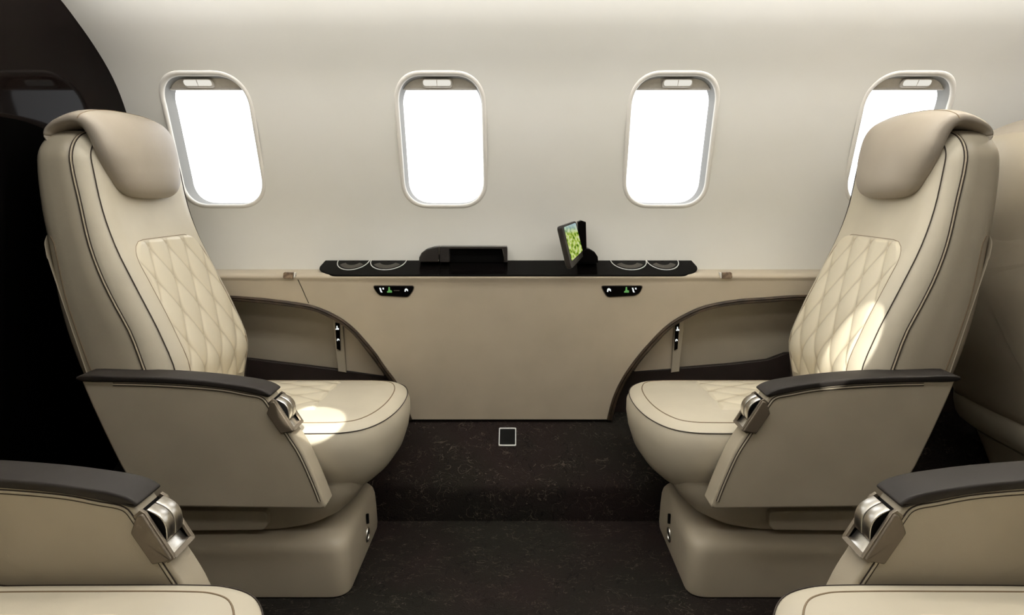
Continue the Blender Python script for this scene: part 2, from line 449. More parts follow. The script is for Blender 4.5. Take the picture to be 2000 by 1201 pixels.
# wedge panel and upright in each niche
tri = [(668, 634), (690, 652), (712, 680), (732, 706), (748, 728), (752, 738), (674, 730)]
struct(link('trim_9', *slab(pl(tri, 2.13), XZ, 2.13, 2.15, .002), M['ledge'], wn=True))
triR = [(1320, 634), (1296, 655), (1270, 683), (1247, 711), (1234, 732), (1312, 728)]
struct(link('trim_10', *slab(pl(triR, 2.13), XZ, 2.13, 2.15, .002), M['ledge'], wn=True))
up = [(648, 618), (669, 630), (676, 728), (660, 726)]
struct(link('trim_11', *slab(pl(up, 2.12), XZ, 2.12, 2.15, .003), M['niche'], wn=True))
upR = [(1317, 636), (1337, 622), (1327, 726), (1311, 728)]
struct(link('trim_12', *slab(pl(upR, 2.12), XZ, 2.12, 2.15, .003), M['niche'], wn=True))
# joint line in the panel, left of the console
p = []
for px, py in [(578, 538), (583, 548), (590, 563), (597, 579), (603, 592)]:
    d = 2.04
    for _ in range(4): d = panD(wz(py, d))
    p.append((wx(px, d), d-.0005, wz(py, d)))
struct(link('trim_13', *tube(catmull(p, 4), .0011, 6), M['stitch']))

# ------------------------------------------------------------------ black console top with cup holders
def console():
    f0, b0 = 2.022, 2.132
    root = empty('console_top', (wx(992, 2.06), 2.07, .70), 'long glossy black console shelf with four cup holders under the windows', 'shelf')
    L = root.location
    zf = wz(537, 2.03); zbk = wz(509, 2.13)
    S = (zbk-zf)/.10
    zt = lambda y: zf+(y-2.03)*S
    plan = [(wx(622, 2.08), 2.075), (wx(632, 2.03), 2.045), (wx(650, 2.03), 2.03), (wx(1336, 2.03), 2.03), (wx(1355, 2.05), 2.048), (wx(1364, 2.08), 2.078), (wx(1351, 2.13), 2.133), (wx(635, 2.13), 2.133)]
    plan = roundpoly(plan, [.02, .01, .01, .01, .01, .02, .002, .002], 4)
    top = lambda a, b, h: (a-L.x, b-L.y, zt(b)+h-L.z)
    v, f = slab(plan, top, -.005, 0, .0015, 3)
    link('shelf_surface', v, f, M['black'], root, wn=True)
    for cxp, hw in ((687, 31), (756, 35), (1230, 35), (1297, 31)):
        cy = 2.128; xc = wx(cxp, 2.1); r = hw/F*2.09
        sx = 1 if cxp > 992 else -1
        arc = [(xc+r*math.cos(a), cy-.066*math.sin(a)) for a in [math.pi*k/24 for k in range(25)]]
        # skew so that the deepest point leans to the outer side, like the moulded insert
        rim = [(x, y, zt(y)+.0012) for x, y in arc]
        pth = [(x-L.x, y-L.y, z-L.z) for x, y, z in rim]
        c = link('cup_holder', *tube(pth, .0014, 8), M['white'], root)
        rs = []
        for s, dz in ((1, .001), (.985, .0006), (.95, .0012), (.8, .0008), (.5, .0005), (.1, .0004)):
            rs.append([(xc+(x-xc)*s-L.x, cy+(y-cy)*s-L.y, zt(cy+(y-cy)*s)+dz-.0004-L.z) for x, y in arc])
        link('cup_well', *rings(rs, closed=False), M['hole'], c)
        # metallic inner liner, seen as a band at the rear of each well
        rs = []
        for s, dz in ((.86, .0014), (.7, .0022), (.5, .0016)):
            rs.append([(xc+(x-xc)*s-L.x, cy+(y-cy)*s-L.y, zt(cy+(y-cy)*s)+dz-L.z) for x, y in arc[4:21]])
        link('cup_liner', *rings(rs, closed=False), M['cup'], c)
console()

def storage_bin():
    d0 = 2.085
    root = empty('stowage_box', (wx(905, d0), d0, wz(510, d0)), 'low black stowage box with open recess raised on the console shelf', 'storage box')
    L = root.location
    tl = lambda a, b, h: (a-L.x, h-L.y, b-L.z)
    body = pl([(818, 512), (819, 503), (824, 494), (833, 487), (848, 483), (990, 482), (990, 512)], d0)
    mb = MB().add(*slab(pl([(818, 512), (818.5, 503), (823, 494), (832, 487), (846, 483), (857, 482), (857, 512)], d0), tl, d0, d0+.05, .003))
    mb.build('end_cap', M['gunblack'], root, wn=True)
    fr = MB()
    for q in ([(859, 482), (990, 482), (990, 486), (859, 486)], [(859, 484), (877, 484), (877, 512), (859, 512)], [(984, 484), (991, 484), (991, 512), (984, 512)]):
        fr.add(*slab(pl(q, d0), tl, d0, d0+.045, .0012))
    fr.build('bin_frame', M['gunblack'], root, wn=True)
    link('bin_recess', *slab(pl([(876, 485), (986, 485), (986, 512), (876, 512)], d0+.03), tl, d0+.03, d0+.045, .001), M['hole'], root)
    link('edge_strip', *slab(pl([(856.5, 482), (859, 482), (859, 498), (856.5, 498)], d0-.002), tl, d0-.002, d0, .0003, 2), M['cup'], root)
    link('glass_lip', *slab(pl([(980.5, 486), (983, 486), (987, 508), (985, 508)], d0-.001), tl, d0-.001, d0+.002, .0003, 2), M['cup'], root)
M['gunblack'] = noisy('satin_black', srgb(26, 22, 20), srgb(34, 29, 26), 15, .35, spec=.4)
storage_bin()

def monitor():
    d0 = 2.0
    root = empty('map_monitor', (wx(1145, 2.05), 2.06, wz(512, 2.06)), 'small black touchscreen monitor showing a green map on a folding arm', 'monitor')
    L = root.location
    loc = lambda v: [(x-L.x, y-L.y, z-L.z) for x, y, z in v]
    # screen quad corners (front face): left side nearer the camera
    tlc = Vector(W(1096, 441, 1.985)); trc = Vector(W(1125, 431, 2.075)); brc = Vector(W(1142, 498, 2.075)); blc = Vector(W(1116, 526, 1.985))
    nrm = (trc-tlc).cross(blc-tlc).normalized()
    if nrm.y > 0: nrm = -nrm
    def quad(m, n0, n1, r=.008, rad=3):
        def at(u, w): return tlc*(1-u)*(1-w)+trc*u*(1-w)+brc*u*w+blc*(1-u)*w
        P2 = roundpoly([(m, m*.6), (1-m, m*.6), (1-m, 1-m*1.1), (m, 1-m*1.1)], r, 5)
        mp = lambda a, b, h: tuple(at(a, b)+nrm*h-L)
        return slab(P2, mp, n0, n1, .0015)
    def at(u, w): return tlc*(1-u)*(1-w)+trc*u*(1-w)+brc*u*w+blc*(1-u)*w
    P2 = roundpoly([(0, 0), (1, 0), (1, 1), (0, 1)], .09, 5)
    mp = lambda a, b, h: tuple(at(a, b)+nrm*h-L)
    # thick rounded housing
    rs = []
    for k, (ins, h) in enumerate(((.06, -.020), (.02, -.017), (0, -.010), (0, -.004), (.015, 0))):
        q = [((a-.5)*(1-2*ins)+.5, (b-.5)*(1-ins)+.5) for a, b in P2]
        rs.append([mp(a, b, h) for a, b in q])
    scr = link('screen_housing', *rings(rs), M['gunblack'], root)
    q = roundpoly([(.13, .05), (.93, .05), (.93, .85), (.13, .85)], .04, 4)
    link('display', [mp(a, b, .0006) for a, b in q], [list(range(len(q)))], M['mapd'], scr, smooth=False)
    q = [(.33, .885), (.60, .885), (.60, .93), (.33, .93)]
    link('button_row', [mp(a, b, .0007) for a, b in q], [list(range(len(q)))], M['cup'], scr, smooth=False)
    # arm standing behind
    tl = lambda a, b, h: (a-L.x, h-L.y, b-L.z)
    arm = pl([(1127, 433), (1134, 430), (1143, 433), (1144, 470), (1145, 505), (1130, 505)], 2.095)
    link('support_arm', *slab(arm, tl, 2.07, 2.11, .003), M['black'], root, wn=True)
    hs = pl([(1128, 512), (1130, 500), (1142, 484), (1150, 485), (1160, 491), (1166, 500), (1167, 512)], 2.09)
    link('arm_base', *slab(hs, tl, 2.065, 2.12, .004), M['black'], root, wn=True)
    br = [Vector(W(1134, 470, 2.085)), Vector(W(1126, 478, 2.065)), Vector(W(1121, 480, 2.045))]
    link('hinge', *tube([p-L for p in br], .009, 12), M['gunblack'], root)
monitor()

def glyph(kind, c, s, mp):
    """small icons drawn as flat slabs; c centre in panel coords, s size"""
    P = {'phone': [[(-.5, .5), (-.2, .5), (.05, -.3), (.2, -.5), (-.2, -.5), (-.35, -.1)], [(.15, .5), (.5, .5), (.5, .1), (.25, .15)]],
         'seat': [[(-.15, .6), (.1, .6), (.15, 0), (.5, -.1), (.5, -.5), (-.45, -.5), (-.45, -.25), (-.2, -.1)]],
         'hook': [[(-.5, -.4), (-.4, .3), (0, .5), (.45, .2), (.5, -.4), (.1, -.1), (-.1, -.05), (-.2, -.5)]],
         'bar': [[(-.5, -.07), (.5, -.07), (.5, .07), (-.5, .07)]]}[kind]
    mb = MB()
    for q in P: mb.add(*slab([(c[0]+a*s, c[1]+b*s) for a, b in q], mp, .0, -.0012, .0002, 2))
    return mb
def switch_panel(pts, glyphs, label):
    z = wz(568, 2.05); d = panD(z)
    cx = sum(p[0] for p in pts)/len(pts)
    root = empty('control_panel', (wx(cx, d), d, z), label, 'control panel', 'black control panels under the console shelf')
    L = root.location
    tl = lambda a, b, h: (a-L.x, panD(b)+h-L.y, b-L.z)
    P2 = roundpoly(pl(pts, d), .008, 5)
    link('panel_face', *slab(P2, tl, .004, -.004, .002), M['black'], root, wn=True)
    link('panel_bezel', *slab(inset(P2, -.0022), tl, .004, -.0015, .001), M['gunmetal'], root, wn=True)
    for kind, (px, py), s, m in glyphs:
        g = glyph(kind, (wx(px, d), wz(py, d)), s/F*d, lambda a, b, h: (a-L.x, panD(b)+h-.0038-L.y, b-L.z))
        g.build('icon', m, root, smooth=False)
switch_panel([(729, 558), (809, 558), (806, 568), (797, 580), (742, 577), (734, 568)],
             [('phone', (746, 566), 9, M['whitee']), ('seat', (761, 566), 10, M['greene']), ('bar', (775, 567), 11, M['cup']), ('hook', (794, 566), 7, M['whitee'])],
             'black control panel with green seat icon below the left cup holders')
switch_panel([(1174, 558), (1255, 558), (1249, 572), (1240, 577), (1187, 580), (1180, 570)],
             [('hook', (1189, 566), 8, M['whitee']), ('seat', (1223, 566), 10, M['greene']), ('phone', (1238, 566), 9, M['whitee'])],
             'black control panel with green seat icon below the right cup holders')
def niche_switch(pts, glyphs, label):
    d = 2.117
    cx = sum(p[0] for p in pts)/len(pts); cy = sum(p[1] for p in pts)/len(pts)
    root = empty('switch_strip', (wx(cx, d), d, wz(cy, d)), label, 'switch', 'upright switch strips in the arched niches')
    L = root.location
    tl = lambda a, b, h: (a-L.x, h-L.y, b-L.z)
    link('strip_face', *slab(pl(pts, d), tl, d+.003, d-.003, .001), M['black'], root, wn=True)
    for kind, (px, py), s in glyphs:
        glyph(kind, (wx(px, d), wz(py, d)), s/F*d, lambda a, b, h: (a-L.x, h+d-.0028-L.y, b-L.z)).build('icon', M['whitee'], root, smooth=False)
niche_switch([(655, 630), (663, 632), (665, 684), (658, 681)], [('seat', (659, 640), 7), ('hook', (661, 663), 5)], 'narrow black switch strip on the upright inside the left arched niche')
niche_switch([(1319, 631), (1327, 630), (1323, 681), (1317, 684)], [('seat', (1323, 642), 7), ('hook', (1321, 664), 5)], 'narrow black switch strip on the upright inside the right arched niche')

def latch(px0, px1, label, fl):
    d = 2.03
    root = empty('table_latch', (wx((px0+px1)/2, d), d, wz(540, d)), label, 'latch', 'small metal latches on the ledge rim')
    L = root.location; tl = lambda a, b, h: (a-L.x, h-L.y, b-L.z)
    a, b = (px0, px1)
    pp = [(a, 533), (a+3, 531), (b, 532), (b, 544), (a+2, 544), (a-1, 541)] if fl > 0 else [(a, 532), (b-3, 531), (b, 533), (b+1, 541), (b-2, 544), (a, 544)]
    link('latch_plate', *slab(pl(pp, d), tl, d+.012, d-.004, .0015), M['latch'], root, wn=True)
    q = [(b+1, 532), (b+4, 532), (b+4, 541), (b+1, 543)] if fl > 0 else [(a-5, 532), (a-1, 532), (a-1, 543), (a-3, 543)]
    link('latch_clip', *slab(pl(q, d), tl, d+.01, d-.002, .001), M['frame'], root, wn=True)
M['latch'] = noisy('worn_bronze_plate', srgb(120, 102, 88), srgb(168, 148, 128), 120, .35, metal=.7)
latch(554, 573, 'small bronze latch on the ledge rim left of the console shelf', 1)
latch(1410, 1429, 'small bronze latch on the ledge rim right of the console shelf', -1)

def floor_socket():
    # lies on the sloping carpeted sill
    y0, z0 = 2.006, .161; t = Vector((0, .135, .097)).normalized(); nn = Vector((0, -t.z, t.y))
    root = empty('floor_socket', (wx(991, 2.03), y0+.02, z0+.013), 'small square black socket with white border set in the carpeted sill', 'socket')
    L = root.location; s = .027; st = .032
    c = Vector((L.x, 2.050, .1935))
    mp = lambda a, b, h: tuple(c+Vector((a, 0, 0))+t*b+nn*h-L)
    outer = roundpoly([(-s, -st), (s, -st), (s, st), (-s, st)], .004, 4)
    inner = roundpoly([(-s+.003, -st+.004), (s-.003, -st+.004), (s-.003, st-.004), (-s+.003, st-.004)], .003, 4)
    rs = [[mp(a, b, -.001) for a, b in outer], [mp(a, b, .003) for a, b in outer], [mp(a, b, .003) for a, b in inner], [mp(a, b, -.0005) for a, b in inner]]
    link('socket_border', *rings(rs, cap0=False, cap1=False), M['white'], root, smooth=False)
    link('socket_face', *slab(inner, mp, -.003, .0008, .0003, 2), M['hole'], root, smooth=False)
floor_socket()

# ------------------------------------------------------------------ the seat
O = Vector((-.70, 1.77, 0))
Xs = interp([(.30, -.81), (.4, -.842), (.54, -.892), (.631, -.927), (.686, -.957), (.754, -.991), (.831, -1.020), (.942, -1.046), (1.018, -1.063), (1.07, -1.069), (1.12, -1.072)])
Xb = interp([(.30, -.93), (.442, -1.002), (.54, -1.051), (.686, -1.099), (.82, -1.121), (.93, -1.143), (1.05, -1.152), (1.12, -1.140)])
Xf = interp([(.30, -.85), (.38, -.83), (.444, -.812), (.52, -.803), (.614, -.84), (.737, -.903), (.83, -.952), (.92, -.987), (1.03, -1.012), (1.12, -1.035)])
BD0, BD1 = 1.553, 2.0
DC = (BD0+BD1)/2
def tomb(d0, d1, z0, z1, r, crown=.012, n=10):
    p = []
    m = 24
    p += [(d0, z0+(z1-r-z0)*k/m) for k in range(m)]
    for k in range(n+1):
        a = math.pi-math.pi/2*k/n; p.append((d0+r+r*math.cos(a), z1-r+r*math.sin(a)))
    w = (d1-r)-(d0+r)
    for k in range(1, 12):
        t = k/12; p.append((d0+r+w*t, z1+crown*math.sin(math.pi*t)))
    for k in range(n+1):
        a = math.pi/2-math.pi/2*k/n; p.append((d1-r+r*math.cos(a), z1-r+r*math.sin(a)))
    p += [(d1, z1-r+(z0-(z1-r))*k/m) for k in range(1, m+1)]
    p += [(d1+(d0-d1)*k/10, z0) for k in range(1, 10)]
    return p
def dome(poly, rows, xfun, nfill=14, centre=None):
    """rings of a cushion whose outline lies in (d,z); rows = (inset,h); xfun(d,z,h)->x"""
    rs = []
    for ins, h in rows:
        q = inset(poly, ins) if ins else poly
        rs.append([(xfun(d, z, h), d, z) for d, z in q])
    q = inset(poly, rows[-1][0])
    c = centre or (sum(p[0] for p in q)/len(q), sum(p[1] for p in q)/len(q))
    for k in range(1, nfill):
        s = 1-k/nfill
        rs.append([(xfun(c[0]+(d-c[0])*s, c[1]+(z-c[1])*s, rows[-1][1]), c[0]+(d-c[0])*s, c[1]+(z-c[1])*s) for d, z in q])
    return rings(rs, cap0=False)
seat_parts = []
def part(name, vf, mat, parent, **k):
    v, f = vf
    o = link(name, [(a-O.x, b-O.y, c-O.z) for a, b, c in v], f, mat, parent, **k)
    return o

def front_x(d, z):           # front surface of the back cushion at full height
    u = (d-DC)/((BD1-BD0)/2)
    hollow = .010*max(0, 1-abs(u)**2)
    return Xf(z)-hollow*.6
def quilt(a, b, pa, half):   # diamond quilting height 0..1 ; a across, b along
    s = b*half
    l1 = ((a+s)/pa) % 1; l2 = ((a-s)/pa) % 1
    q = lambda l: min(1, (abs(math.sin(math.pi*l))+.01)**.5)
    return q(l1)*q(l2)
def paint(o, vals):
    at = o.data.attributes.new('seam_shade', 'FLOAT', 'POINT')
    at.data.foreach_set('value', vals)
def build_seat():
    root = empty('cabin_seat', O)
    # ---- pedestal
    D0, D1 = 1.547, 1.905; Xr = -.402; Xl = -.97; rr = .045
    def boxring(x0, x1, y0, y1, z, r): return [(a, b, z) for a, b in roundpoly([(x0, y0), (x1, y0), (x1, y1), (x0, y1)], r, 7)]
    rs = []
    for z, ins in ((.0, .004), (.004, .0), (.02, -.001), (.07, .002), (.10, .005), (.115, .009), (.125, .016), (.132, .027), (.135, .045)):
        rs.append(boxring(Xl+ins, Xr-ins, D0+ins, D1-ins, z, rr))
    ped = part('pedestal', rings(rs), M['seat'], root)
    kn = MB()
    for r, x in ((.017, 0), ): pass
    kc = (Xr+.001, 1.745, .048)
    kn.add(*tube([(kc[0], kc[1]+.014*math.cos(a), kc[2]+.016*math.sin(a)) for a in [2*math.pi*k/20 for k in range(20)]], .0032, 8, True))
    part('socket_ring', (kn.v, kn.f), M['chrome'], ped)
    part('socket_hole', sph((kc[0]-.002, kc[1], kc[2]), .013, 16, (.3, 1, 1.1)), M['hole'], ped)
    part('slot', tube([(kc[0]-.0005, kc[1]+.005, kc[2]+.028), (kc[0]-.0015, kc[1]+.005, kc[2]+.052)], .004, 8), M['hole'], ped)
    # ---- swivel
    part('swivel_plate', rings([boxring(-.86, -.54, 1.60, 1.90, .132, .12), boxring(-.86, -.54, 1.60, 1.90, .145, .12)]), M['hole'], root)
    # ---- under frame (boat shaped)
    rs = []
    for z, xr, y0 in ((.139, -.56, 1.597), (.142, -.52, 1.590), (.151, -.475, 1.586), (.17, -.435, 1.584), (.20, -.402, 1.583), (.225, -.388, 1.583), (.25, -.380, 1.585), (.262, -.378, 1.588)):
        rs.append(boxring(-.93+(.275-z)*.4, xr, y0, 1.96, z, .085))
    part('under_frame', rings(rs), M['seat'], root)
    bx = pl([(352, 994), (519, 997), (524, 1003), (524, 1025), (516, 1033), (356, 1035)], 1.57)
    part('seat_track_cover', slab(roundpoly(bx, .004, 4), XZ, 1.563, 1.60, .004), M['seat'], root, wn=True)
    # ---- seat cushion
    C0, C1 = 1.568, 2.005
    plan = [(-.93, C0+.01), (-.75, C0), (-.60, C0-.002), (-.48, C0-.002), (-.42, C0+.004), (-.372, C0+.03), (-.338, C0+.085), (-.318, C0+.16), (-.311, C0+.25), (-.318, C0+.335), (-.345, C0+.40), (-.40, C1-.006), (-.48, C1), (-.62, C1), (-.78, C1), (-.93, C1-.01)]
    plan = catmull(plan, 5, True)
    lx = lambda p: max(0, min(1, (p[0]+.75)/.42))
    rows = [(.20, .075), (.215, .05), (.235, .030), (.262, .012), (.30, .0), (.335, -.005), (.362, -.004), (.376, .002), (.381, .004), (.384, .008), (.3895, .018), (.393, .030), (.3955, .045)]
    rs = []
    for z, ins in rows:
        q = inset(plan, ins); row = []
        for a, b in q:
            zz = z
            if z < .30:                       # belly rises slightly toward the rear
                zz = z+(.30-z)*.45*(1-lx((a, b)))
            row.append((a, b, zz))
        rs.append(row)
    q = inset(plan, .045); c = (-.62, 1.785)
    for k in range(1, 13):
        s = 1-k/13
        rs.append([(c[0]+(a-c[0])*s, c[1]+(b-c[1])*s, .3955+.014*(1-s*s)) for a, b in q])
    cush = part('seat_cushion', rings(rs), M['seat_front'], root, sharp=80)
    pp = [(a, b, .381) for a, b in inset(plan, -.0002) if a > -.86]
    i0 = 0
    full = inset(plan, .0030)
    seq = [(a, b, .3815) for a, b in full]
    part('cushion_piping', tube(seq, .0012, 6, True), M['stitch'], cush)
    seq = [(a, b, .3945) for a, b in inset(plan, .040) if a > -.80]
    # order already runs round the front; cut at rear gap
    part('top_seam', tube(seq, .0016, 6), M['seam'], cush)
    # quilted insert on cushion
    def ctop(a, b):
        s = max(abs(a-c[0])/.27, abs(b-c[1])/.18); s = min(1, s)
        return .3955+.014*(1-s*s)
    ang = sorted((math.atan2(b-c[1], a-c[0]), math.hypot(a-c[0], b-c[1])) for a, b in q)
    import bisect
    def surf(a, b):
        th = math.atan2(b-c[1], a-c[0]); i = bisect.bisect(ang, (th, 0)); p0 = ang[i-1]; p1 = ang[i % len(ang)]
        dt = (p1[0]-p0[0]) % (2*math.pi); w_ = ((th-p0[0]) % (2*math.pi))/dt if dt > 1e-9 else 0
        s_ = min(1, math.hypot(a-c[0], b-c[1])/(p0[1]*(1-w_)+p1[1]*w_))
        return .3955+.014*(1-s_*s_)
    nx, ny = 160, 160; v = []; f = []; tv = []
    qx0, qx1, qy0, qy1 = -.83, -.515, 1.668, 1.93
    for i in range(nx+1):
        for j in range(ny+1):
            a = qx0+(qx1-qx0)*i/nx; b = qy0+(qy1-qy0)*j/ny
            e = min(min(qx1-a, a-qx0+.1), b-qy0, qy1-b)
            edge = min(1, max(0, e/.012))
            qh = quilt(b-1.77, a+.6, .085, .6); tv.append(max(0, 1-qh/.42)*edge)
            r0 = math.hypot((a-c[0])/.27, (b-c[1])/.18); r0 = min(1, r0)
            zt = .3955+.014*(1-min(1, max(abs(a-c[0])/.27, abs(b-c[1])/.18))**2)
            v.append((a, b, surf(a, b)-.004+edge*(.0045+.006*qh)))
            if i < nx and j < ny: k = i*(ny+1)+j; f.append([k, k+1, k+ny+2, k+ny+1])
    paint(part('quilted_insert', (v, f), M['quilt'], cush, sharp=80), tv)
    # ---- backrest shell
    out = tomb(BD0, BD1, .34, 1.112, .075)
    def xsh(d, z, h):   # h 0 at seam .. 1 at back, rounded
        xs, xb = Xs(z), Xb(z); u = abs(d-DC)/((BD1-BD0)/2)
        return xs+(xb-xs)*h-h*.018*(1-u*u)
    rows = [(0.004, 0.0), (.0, .04), (-.001, .3), (-.001, .55), (0, .74), (.004, .85), (.011, .93), (.022, .98), (.04, 1.0)]
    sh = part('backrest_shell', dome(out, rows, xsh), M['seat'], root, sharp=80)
    # lower back panel with its own edge
    lo = [(BD0-.0015, .40), (BD0-.0015, .80), (BD0-.0010, .84), (BD0+.02, .86), (BD0+.10, .87), (DC, .872), (BD1-.10, .87), (BD1-.02, .86), (BD1+.002, .84), (BD1+.004, .80), (BD1+.004, .40)]
    lo = roundpoly(lo, .01, 4)
    xln = interp([(.40, -.975), (.54, -1.043), (.592, -1.062), (.686, -1.084), (.754, -1.103), (.80, -1.112), (.82, -1.125), (.88, -1.14)])
    def xlo(d, z, h):
        h0 = max(0, min(.97, (xln(z)-Xs(z))/(Xb(z)-Xs(z)))); return xsh(d, z, max(h, h0))-.0012
    part('back_panel', dome(lo, [(.003, 0), (0, .0), (0, .74), (.004, .85), (.011, .93), (.022, .98), (.04, 1.0)], xlo), M['seat'], root, sharp=80)
    for yy in (BD0-.0016, BD1+.0016):
        part('panel_seam', tube([(max(xln(z), xsh(yy, z, .76)), yy+(.0012 if yy < 1.7 else -.0012), z) for z in [.46+.02*k for k in range(20)]]+[(xsh(yy, .85, .84), yy+(.004 if yy < 1.7 else -.004), .856)], .0010, 6), M['seam'], root)
    # ---- back cushion
    out2 = tomb(BD0+.001, BD1-.001, .345, 1.107, .074)
    def xcu(d, z, h):
        return Xs(z)+.002+(front_x(d, z)-Xs(z)-.002)*h
    rows = [(0, 0), (-.001, .12), (.001, .28), (.005, .45), (.012, .62), (.020, .77), (.030, .89), (.042, .97), (.058, 1.0)]
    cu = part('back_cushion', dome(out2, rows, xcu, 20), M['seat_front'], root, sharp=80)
    # piping pair at the seam, inner stitched line
    side = lambda ins, dz: [p for p in inset(out, ins) if p[1] > .36]
    def run(ins, h, fn, rad, nm, mt, off=0.0):
        q = [p for p in inset(out2, ins)][:-10]
        part(nm, tube([(fn(d, z, h)+off, d, z) for d, z in q], rad, 6), mt, cu)
    run(-.0008, .0, xcu, .0013, 'seam_piping', M['stitch'], .000)
    run(-.0010, .0, xcu, .0024, 'seam_piping', M['pipe'], .0038)
    run(-.0008, .0, xcu, .0013, 'seam_piping', M['stitch'], .0075)
    run(.019, .77, xcu, .0013, 'stitch_line', M['stitch'], .0015)
    # quilted insert on the back
    qd0, qd1, qz0, qz1 = 1.612, 1.945, .43, .838
    nx, nz = 190, 230; v = []; f = []; tv = []
    for j in range(nz+1):
        for i in range(nx+1):
            # rounded top corners
            z = qz0+(qz1-qz0)*j/nz
            r = .06; dz = max(0, z-(qz1-r)); sh_ = r-math.sqrt(max(0, r*r-dz*dz))
            crown = .0
            a0 = qd0+sh_; a1 = qd1-sh_
            d = a0+(a1-a0)*i/nx
            e = min(d-a0, a1-d, qz1-z)
            edge = min(1, max(0, e/.010)); edge = math.sin(edge*math.pi/2)
            qh = quilt(d-DC, z-.66, .088, .56); tv.append(max(0, 1-qh/.42)*edge)
            v.append((front_x(d, z)-.0035+edge*(.003+.0085*qh), d, z))
            if i < nx and j < nz: k = j*(nx+1)+i; f.append([k, k+1, k+nx+2, k+nx+1])
    qi = part('quilted_insert', (v, f), M['quilt'], cu, sharp=80)
    paint(qi, tv)
    pth = []
    for j in range(nz+1): pth.append(v[j*(nx+1)])
    pth = pth[::6]+[v[nz*(nx+1)+i] for i in range(6, nx, 6)]+[v[j*(nx+1)+nx] for j in range(nz, -1, -6)]
    part('insert_stitching', tube([(x+.003, d, z) for x, d, z in pth], .0012, 6), M['seam'], qi)
    # ---- headrest : one swept cushion, over the top and down the front
    path = [(-1.128, 1.082, .34, .004), (-1.133, 1.094, .350, .008), (-1.128, 1.110, .356, .012), (-1.110, 1.124, .362, .016), (-1.085, 1.134, .366, .020), (-1.06, 1.138, .366, .024),
            (-1.038, 1.130, .362, .028), (-1.022, 1.108, .350, .032), (-1.011, 1.08, .338, .034), (-1.004, 1.05, .326, .035), (-1.000, 1.02, .308, .035), (-.996, .995, .288, .034), (-.993, .973, .262, .031), (-.991, .957, .226, .025), (-.990, .947, .17, .015), (-.990, .943, .10, .007)]
    path = catmull(path, 4); rs = []; NS = 40
    for i, (x, z, w, h) in enumerate(path):
        a = path[max(i-1, 0)]; b = path[min(i+1, len(path)-1)]
        t = Vector((b[0]-a[0], b[1]-a[1])).normalized(); nn = Vector((-t.y, t.x))
        if i < len(path)*.4 and nn.y < 0: nn = -nn
        if i >= len(path)*.4 and nn.x < 0: nn = -nn
        row = []
        for k in range(NS):
            ang = 2*math.pi*k/NS; c_, s_ = math.cos(ang), math.sin(ang)
            u = math.copysign(abs(c_)**.60, c_)*w/2; q = math.copysign(abs(s_)**.75, s_)*h
            if q > 0: q += h*.35*(1-(2*u/w)**2)
            row.append((x+nn.x*q, DC-.036+(.40*min(max(0, .335-w), .05)+.12*max(0, .285-w))*(z < 1.10)+u, z+nn.y*q))
        rs.append(row)
    hr = part('headrest', rings(rs), M['head'], root, sharp=80)
    k = 22
    part('headrest_seam', tube([rs[k][j] for j in range(0, NS//2+1)], .0012, 6), M['seam'], hr)
    # ---- armrest panel, its face stays beside the cushion
    A0, A1 = 1.500, 1.557
    face = [(157, 741), (300, 744), (420, 752), (480, 762), (515, 770), (534, 792), (566, 843), (593, 886), (619, 944), (634, 983), (636, 992), (628, 996), (342, 991), (285, 975), (247, 931), (215, 870), (187, 811), (170, 775)]
    fc = catmull(pl(face[:10], A0), 4)
    poly = fc+pl([(636, 988), (634, 993), (628, 995), (342, 991)], A0)+catmull(pl([(342, 991), (285, 975), (247, 931), (215, 870), (187, 811), (168, 768), (157, 741)], A0), 3)[1:-1]
    ap = part('armrest_panel', slab(poly, XZ, A0, A1, .006, 4), M['seat'], root, wn=True)
    for yy in (A0-.0002, A1+.0002):
        for ins, rad, nm, mt, e in ((.0072, .0010, 'face_seam', M['stitch'], 0), (.0100, .0022, 'face_piping', M['seat'], 0), (.0130, .0009, 'face_seam', M['stitch'], 0)):
            q = inset(poly, ins)[2:len(fc)-1]
            part(nm, tube([(a, yy, b) for a, b in q], rad, 6), mt, ap)
    # ---- dark arm cap
    top = [(157, 733), (230, 734.5), (320, 737), (400, 743), (450, 749), (490, 755), (512, 761), (524, 767), (529, 772), (522, 776), (505, 772), (460, 763), (420, 757), (350, 751), (250, 747), (157, 745)]
    cp = catmull(pl(top, 1.497), 3, True)
    part('armrest_cap', slab(cp, XZ, 1.495, 1.562, .0045, 5), M['armcap'], root, sharp=60)
    # ---- control unit on the sloping end of the arm
    c0 = Vector((wx(550, 1.497), 1.5285, wz(806, 1.497)))
    t = Vector((.551, 0, -.834)); nn = Vector((.834, 0, .551))
    cu_ = lambda a, b, h: tuple(c0+t*a+nn*b+Vector((0, h, 0)))
    yN, yF = -.0315, .0315
    fr = MB()
    # two side rails and end bars
    for y0, y1 in ((yN, yN+.007), (yF-.007, yF)):
        fr.add(*slab([(-.036, -.014), (.048, -.014), (.050, .003), (-.030, .003), (-.038, -.001)], cu_, y0, y1, .0012, 2))
    fr.add(*slab([(.044, -.012), (.051, -.012), (.051, .004), (.044, .002)], cu_, yN+.003, yF-.003, .001, 2))
    unit = part('control_unit', (fr.v, fr.f), M['gunmetal'], root, wn=True)
    part('unit_well', slab([(-.036, -.012), (.046, -.012), (.046, -.006), (-.036, -.006)], cu_, yN+.004, yF-.004, .0008, 2), M['hole'], unit)
    part('finger_scoop', slab([(.022, -.008), (.046, -.008), (.046, .001), (.040, -.004), (.026, -.006)], cu_, yN+.007, yF-.007, .0006, 2), M['chrome'], unit)
